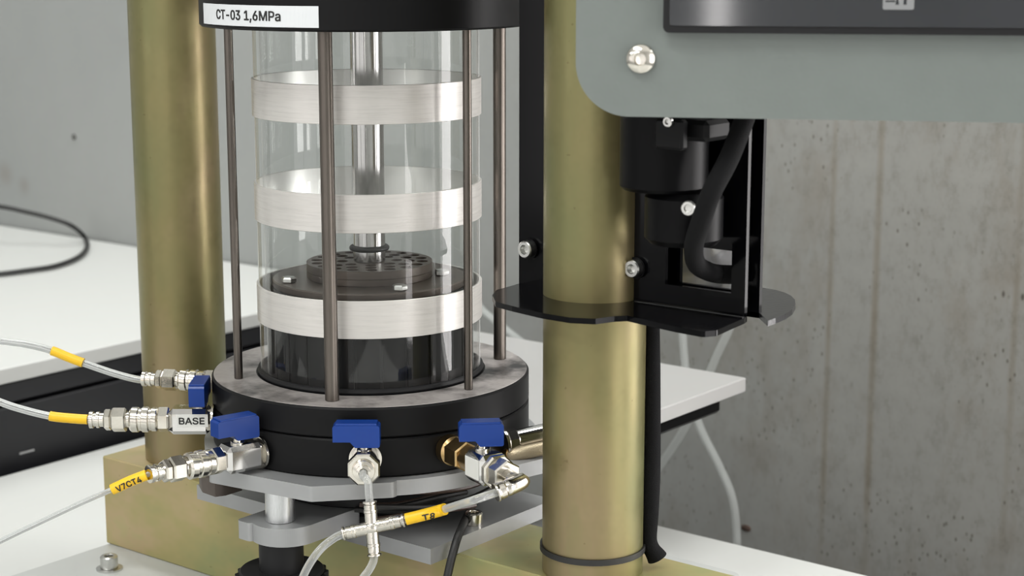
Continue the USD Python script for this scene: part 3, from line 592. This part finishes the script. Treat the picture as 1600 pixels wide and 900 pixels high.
def arm_part(name, p, q, rads, m='nickel'):
    pts = [p+(q-p)*k for k, _ in rads]; obj(name, tube(np.array(pts), [r for _, r in rads], 24), m, cf, world=True)
ctr = at(581, 824, d=d4b)
def radii(r): return [(0, r*0.9), (0.02, r), (0.55, r), (0.57, r*1.08), (0.66, r*1.08), (0.68, r), (0.86, r), (0.88, r*0.82), (0.91, r*0.82), (0.93, r*1.12), (0.985, r*1.12), (1.0, r*0.75)]
for px, py in ((577.5, 783), (585.5, 869), (535, 834), (632, 812)): arm_part('branch', ctr, at(px, py, d=d4b), radii(0.0047))
obj('core', move(trimesh.creation.icosphere(3, 0.0058), ctr), 'nickel', cf, world=True)
pl = at(535, 834, d=d4b)
t, Q = air_tube('clear tube curving down from the left branch of the cross fitting', [at(537, 833.5, d=d4b), at(522, 841, d=d4b), at(503, 856, d=d4b), at(487, 876, d=d4b), at(474, 900, d=d4b), at(464, 930, d=d4b), at(458, 975, d=d4b)])
t, Q = air_tube('clear tube dropping from the lower branch of the cross fitting', [at(585, 867, d=d4b), at(583, 878, d=d4b), at(577, 890, d=d4b), at(568, 902, d=d4b), at(552, 925, d=d4b), at(535, 965, d=d4b)])

# valve on the right with a brass adapter
o = oncyl(699, 700, 0.13); e = at(800, 748, Z=o[2]); dv = e-o; Lv = np.linalg.norm(dv)
M5 = dir_frame(o, dv)
v5 = thing('ball_valve', 'ball valve with brass adapter at the right of the black base', 'valve', M5)
obj('adapter', [along_x(lathe([(0, 0.0003), (0.0105, 0.0003), (0.0115, 0.002), (0.0115, 0.010), (0.0095, 0.012), (0, 0.012)], 40)), along_x(hexa(0.0118, 0.012, 0.030)), along_x(lathe([(0, 0.030), (0.0092, 0.030), (0.0092, 0.043), (0, 0.043)], 36))], 'brass', v5, label='brass hexagon adapter')
obj('body', move(bx(0.043, 0.070, -0.0115, 0.0115, -0.0115, 0.0115, 0.0035)), 'chrome', v5)
obj('face_sticker', bx(0.047, 0.066, -0.0120, -0.0114, -0.007, 0.008, 0.0002), 'sticker_white', v5)
obj('ring', along_x(hexa(0.0135, 0.0702, 0.0760, 8)), 'nickel', v5); obj('hex_nut', along_x(hexa(0.0120, 0.0762, 0.0880)), 'nickel', v5)
obj('stem', [cyl(0.0035, 0.0113, 0.0180, 20, 0.0003, 0.052, 0), cyl(0.006, 0.0112, 0.0135, 24, 0.0003, 0.052, 0)], 'nickel', v5)
hd = np.linalg.inv(M5[:3, :3])@V([math.cos(YAW+0.1), math.sin(YAW+0.1), 0]); hd[2] = 0; hd /= np.linalg.norm(hd)
F4 = np.eye(4); F4[:3, 1] = hd; F4[:3, 0] = np.cross(hd, [0, 0, 1]); F4[:3, 3] = V([0.0500, 0, 0.0150])
obj('handle', move(handle_mesh(L=0.033), M=F4), 'blue_plastic', v5, label='blue plastic lever handle')
p0 = w(M5, (0.088, 0, 0)); p1 = w(M5, (0.0985, 0, -0.0005)); d5 = (p1-EYE)@FWD
q1 = at(815, 752, d=d5); q2 = at(796, 761, d=d5-0.008); q3 = at(774, 770, d=d5-0.012)
el = spline([p0, p1+(p1-p0)*0.02, q1, q2, q3], 10)
obj('elbow', tube(el, np.interp(np.arange(len(el)), [0, 18, 30, 31, 33, 34, 38, 39, 40], [0.0058, 0.0060, 0.0062, 0.0062, 0.0055, 0.0064, 0.0064, 0.0070, 0.0066]), 20), 'nickel', v5, world=True)
t, Q = air_tube('clear tube with yellow sleeve lettered T8 between cross fitting and elbow', [at(630, 812.5, d=d4b), at(634, 811.5, d=d4b), at(664, 804, d=d4b), at(695, 795.5, d=d4b+0.004), at(735, 783, d=d5-0.016), at(776, 769.5, d=d5-0.0118)])
sleeve(t, Q, 10, 30, 0.0044, text='T8', th=0.0044, side=TOCAM-0.45*UP)

# pipe and hose leaving the base towards the near column
o = oncyl(786, 692, 0.13); M6 = dir_frame(o, at(850, 678, d=((o-EYE)@FWD)+0.012)-o)
pp = thing('outlet_pipe', 'chrome pipe leaving the black base behind the near column', 'pipe', M6)
obj('flange_washer', along_x(lathe([(0, 0.0002), (0.0115, 0.0002), (0.0115, 0.0022), (0, 0.0022)], 36)), 'nickel', pp)
obj('pipe', along_x(lathe([(0, 0.0024), (0.0082, 0.0024), (0.0084, 0.004), (0.0084, 0.088), (0, 0.088)], 36)), 'chrome', pp)
obj('ring_nut', along_x(hexa(0.0100, 0.0026, 0.0120, 8)), 'chrome', pp)
dh = (o-EYE)@FWD
hs = spline([oncyl(788, 714, 0.1305), at(806, 710, d=dh-0.004), at(848, 701, d=dh), at(895, 692, d=dh+0.01), at(930, 700, d=dh+0.02), at(942, 730, d=dh+0.02)], 10)
t = thing('braided_hose', 'tan braided hose below the chrome pipe', 'hose', loc=tuple(hs[0]))
obj('hose', tube(hs, 0.0056, 18), 'braided_hose', t, world=True)
obj('ferrule', tube(hs[2:8], 0.0064, 20), 'brass', t, world=True)
tag(obj('thin_cable', tube(spline([at(770, 748, d=dh-0.02), at(800, 738, d=dh-0.01), at(825, 727, d=dh), at(852, 713, d=dh+0.01), at(900, 690, d=dh+0.03)], 8), 0.0024, 10), 'rubber_black'), 'thin black cable passing behind the elbow to the near column', 'cable')
zc = ZM+0.0042
tag(obj('sensor_cable', tube(spline([at(748, 774, Z=zc+0.004), at(738, 791, Z=zc), at(729, 808, Z=zc), at(719, 830, Z=zc+0.0016), at(714, 843, X=0.1370), at(709, 860, X=0.1390), at(703, 883, X=0.1395), at(694, 925, X=0.1400), at(688, 955, X=0.142)], 8), 0.0032, 14), 'rubber_black'), 'black cable running down over the edge of the mounting plate', 'cable')

# ------------------------------------------------------------------ bracket on the near column
ZFL = 0.2958
br = thing('clamp_bracket', 'glossy black sheet bracket clamped round the near column', 'bracket', loc=(CX, CY, ZFL))
def xz(poly, y0, y1):
    m = prism(poly, 0, y1-y0); m = move(m, (0, y1, 0), np.array([[1, 0, 0, 0], [0, 0, -1, 0], [0, 1, 0, 0], [0, 0, 0, 1.0]])); m.fix_normals(); return m
def pxz(px, py, y): q = at(px, py, Y=y); return (q[0], q[2])
YA0, YA1, YB0, YB1 = -0.0140, -0.0105, 0.0050, 0.0085
XL = pxz(811, 440, YA0)[0]; XR = pxz(1163, 500, YA0)[0]; XRB = pxz(1190, 490, YB1)[0]
ZTB = 0.62
def sheet(x0, x1, y, gap): return unary_union([sbox(x0, ZFL-0.004, CX-gap, ZTB), sbox(CX+gap, ZFL-0.004, x1, ZTB)])
winA = Polygon([pxz(1039, 441, YA0), pxz(1142, 462, YA0), pxz(1142, 392, YA0), pxz(1039, 372, YA0)])
xa0, xa1 = pxz(1039, 441, YA0)[0], pxz(1142, 462, YA0)[0]; za0, za1 = pxz(1090, 451, YA0)[1], pxz(1142, 380, YA0)[1]
xb0, xb1 = pxz(1062, 450, YB0)[0], pxz(1144, 450, YB0)[0]; zb0, zb1 = pxz(1100, 447, YB0)[1], pxz(1142, 392, YB0)[1]
obj('front_plate', xz(sheet(XL, XR, YA0, 0.0362).difference(sbox(xa0, za0, xa1, za1)), YA0, YA1), 'black_gloss', br, world=True, smooth=False)
obj('rear_plate', xz(sheet(XL+0.004, XRB, YB0, 0.0378).difference(sbox(xb0, zb0, xb1, zb1)), YB0, YB1), 'black_gloss', br, world=True, smooth=False)
fa = [at(x, y, Z=ZFL)[:2] for x, y in ((776, 453), (769, 461), (774, 471), (800, 478), (847, 489), (890, 496), (930, 498), (960, 494), (980, 493), (1010, 500), (1055, 510), (1098, 518), (1120, 516), (1140, 507), (1163, 497))]
fa = Polygon([(XL, YA1)]+[tuple(q) for q in fa]+[(XR, YA1)]).buffer(0)
fa = fa.buffer(-0.003).buffer(0.003, 6).union(sbox(XL, YA0-0.004, XR, YA1)).difference(Point(CX, CY).buffer(0.0380, 48))
obj('front_flange', prism(fa, ZFL-0.004, ZFL), 'black_gloss', br, world=True, smooth=False)
fb = [at(x, y, Z=ZFL)[:2] for x, y in ((1200, 501), (1212, 497), (1228, 490), (1238, 483), (1243, 475), (1242, 468), (1236, 462), (1226, 457), (1212, 453), (1195, 450))]
fb = Polygon([(XRB, YB0)]+[tuple(q) for q in fb]+[(CX-0.02, 0.084), (XL+0.004, 0.06), (XL+0.004, YB0)]).buffer(0).difference(Point(CX, CY).buffer(0.0380, 48)).difference(Point(CX+0.032, CY+0.028).buffer(0.009))
obj('rear_flange', prism(fb, ZFL-0.004, ZFL), 'black_satin', br, world=True, smooth=False)
obj('bend', [cyl(0.0028, XL, XR, 12, 0.0002)] and move(trimesh.creation.cylinder(0.0026, XR-CX-0.04, sections=12), ((XR+CX+0.04)/2, YA0-0.0006, ZFL-0.0006), np.array([[0, 0, 1, 0], [0, 1, 0, 0], [-1, 0, 0, 0], [0, 0, 0, 1.0]])), 'black_gloss', br, world=True)
for (px, py) in ((992, 418), (825, 388)):
    x, z = pxz(px+4, py, YA0)
    b = put_bolt(br, V([x, YA0, z]), (0, -1, 0), 0.0064, 0.0082, w=0, label='bright socket screw')
    ws = lathe([(0.003, -0.0004), (0.0078, -0.0004), (0.0078, 0.0022), (0.003, 0.0022)], 32); ws.apply_transform(frame(V([x, YA0, z]), (0, -1, 0), (0, 0, 1))); obj('washer', ws, 'black_motor', b, world=True)

# motor hung in front of the bracket
mc = at(1037, 295, Y=-0.047)
mo = thing('motor', 'black round motor beside the near column under the grey panel', 'motor', loc=tuple(mc))
obj('upper_housing', cyl(0.0300, mc[2], mc[2]+0.075, 64, 0.0025, mc[0], mc[1]), 'black_motor', mo, world=True)
obj('lower_housing', cyl(0.0265, mc[2]-0.036, mc[2]-0.0002, 64, 0.004, mc[0]+0.014, mc[1]+0.004), 'black_motor', mo, world=True)
q = at(1046, 205, Y=mc[1]-0.031)
obj('clip', bx(q[0]-0.011, q[0]+0.011, q[1]-0.002, q[1]+0.006, q[2]-0.012, q[2]+0.008, 0.002), 'black_plastic', mo, world=True)
put_bolt(mo, at(1046, 190, Y=mc[1]-0.033), (0, -1, 0), 0.0034, 0.003, w=0, label='small bright screw')
obj('connector', bx(mc[0]+0.018, mc[0]+0.046, mc[1]-0.020, mc[1]+0.010, mc[2]+0.036, mc[2]+0.050, 0.003), 'black_plastic', mo, world=True)
put_bolt(mo, at(1077, 325, Y=mc[1]-0.0240), V([0.25, -0.97, 0]), 0.0050, 0.003, w=0, label='bright round screw')
q = [at(1176, 150, Y=-0.045), at(1158, 200, Y=-0.052), at(1138, 250, Y=-0.066), at(1112, 300, Y=-0.080), at(1094, 350, Y=-0.076), at(1084, 385, Y=-0.060), at(1088, 412, Y=-0.038), at(1106, 424, Y=-0.020), at(1122, 428, Y=-0.006), at(1140, 429, Y=-0.0028), at(1156, 430, Y=-0.0028)]
tag(obj('motor_cable', tube(spline(q, 8), 0.0066, 18), 'fabric_black'), 'fuzzy black sleeved cable looping into the bracket window', 'cable')
# white film behind the window
g = np.stack(np.meshgrid(np.linspace(-0.035, 0.030, 22), np.linspace(-0.030, 0.030, 20)), -1).reshape(-1, 2)
wc = at(1110, 430, Y=0.030); dz = (meshkit.fbm(np.c_[g*60, np.zeros(len(g))], 3, 5)-0.5)*0.022
fr_ = lambda off: np.c_[wc[0]+g[:, 0], wc[1]+dz+off, wc[2]+g[:, 1]]
F_ = []
for j in range(19):
    for i in range(21):
        a = j*22+i; F_ += [[a, a+1, a+23], [a, a+23, a+22]]
F_ = np.array(F_); vv = np.vstack([fr_(0), fr_(0.0006)]); n_ = len(g)
tag(obj('plastic_film', trimesh.Trimesh(vv, np.vstack([F_, F_[:, ::-1]+n_]), process=False), 'white_film', smooth=True), 'crumpled white film seen through the window of the black bracket', 'plastic film')

# ------------------------------------------------------------------ control panel, nearest to the viewer
BT = math.radians(9.6)
PX = RIGHT*math.cos(BT)-HOR*math.sin(BT); PN = V([PX[1], -PX[0], 0]); PN = PN if PN@(EYE-at(1000, 100, d=1.1)) > 0 else -PN
P0 = at(899, 181, d=1.12)
MP = np.eye(4); MP[:3, 0], MP[:3, 1], MP[:3, 2], MP[:3, 3] = PX, [0, 0, 1], PN, P0
cp_ = thing('control_panel', 'grey control panel with black display at the upper right', 'control panel', MP)
def onp(px, py, depth=0.0):
    r = FWD+RIGHT*(px-800)/FPX-UP*(py-450)/FPX; dd = ((P0+PN*depth-EYE)@PN)/(r@PN); q = np.linalg.inv(MP)@np.r_[EYE+r*dd, 1]; return q[:2]
W_, H_, RC_ = 0.33, 0.26, 0.034
def rrect(x0, y0, x1, y1, r): return sbox(x0+r, y0+r, x1-r, y1-r).buffer(r, 20)
fp = rrect(0, 0, W_, H_, RC_)
obj('face_plate', prism(fp, -0.0028, 0.0), 'panel_paint', cp_)
obj('housing', [prism(rrect(0.012, 0.022, W_-0.012, H_-0.012, 0.02), -0.046, -0.0029)], 'panel_paint', cp_)
zt_ = 0.50
obj('mounting_arm', bx(0.02, 0.06, 0.085, 0.125, -0.10, -0.0462, 0.002), 'black_gloss', cp_)
bx0, by0 = onp(1036, 51, 0.006)
obj('display_bezel', prism(rrect(bx0, by0, W_-0.012, by0+0.14, 0.004), 0.0001, 0.0075), 'black_matte', cp_, label='black display bezel')
obj('display', prism(rrect(bx0+0.004, by0+0.0045, W_-0.016, by0+0.135, 0.002), 0.0076, 0.0082), 'screen_dark', cp_, label='dark glossy display')
x0, y0 = onp(1379, 15, 0.0084); x1 = onp(1428, 15, 0.0084)[0]; wd = x1-x0
bd = rrect(x0, y0, x1, y0+wd*0.9, 0.0012)
cut = unary_union([sbox(x0+wd*0.08, y0+wd*0.24, x0+wd*0.40, y0+wd*0.30), Polygon([(x0+wd*0.40, y0+wd*0.16), (x0+wd*0.52, y0+wd*0.16), (x0+wd*0.46, y0+wd*0.5)]), sbox(x0+wd*0.66, y0+wd*0.16, x0+wd*0.76, y0+wd*0.6)])
obj('emblem', prism(bd.difference(cut), 0.0083, 0.0086), 'badge_grey', cp_, label='pale square emblem')
sx, sy = onp(1001, 92, 0.002)
hd_ = lathe([(0, 0.0001), (0.0086, 0.0001), (0.0092, 0.0012), (0.0088, 0.0030), (0.0066, 0.0050), (0.0040, 0.0056), (0.0036, 0.0050), (0.0034, 0.0030), (0, 0.0028)], 40); hd_.apply_translation([sx, sy, 0])
obj('screw', hd_, 'nickel', cp_, label='bright button head screw')
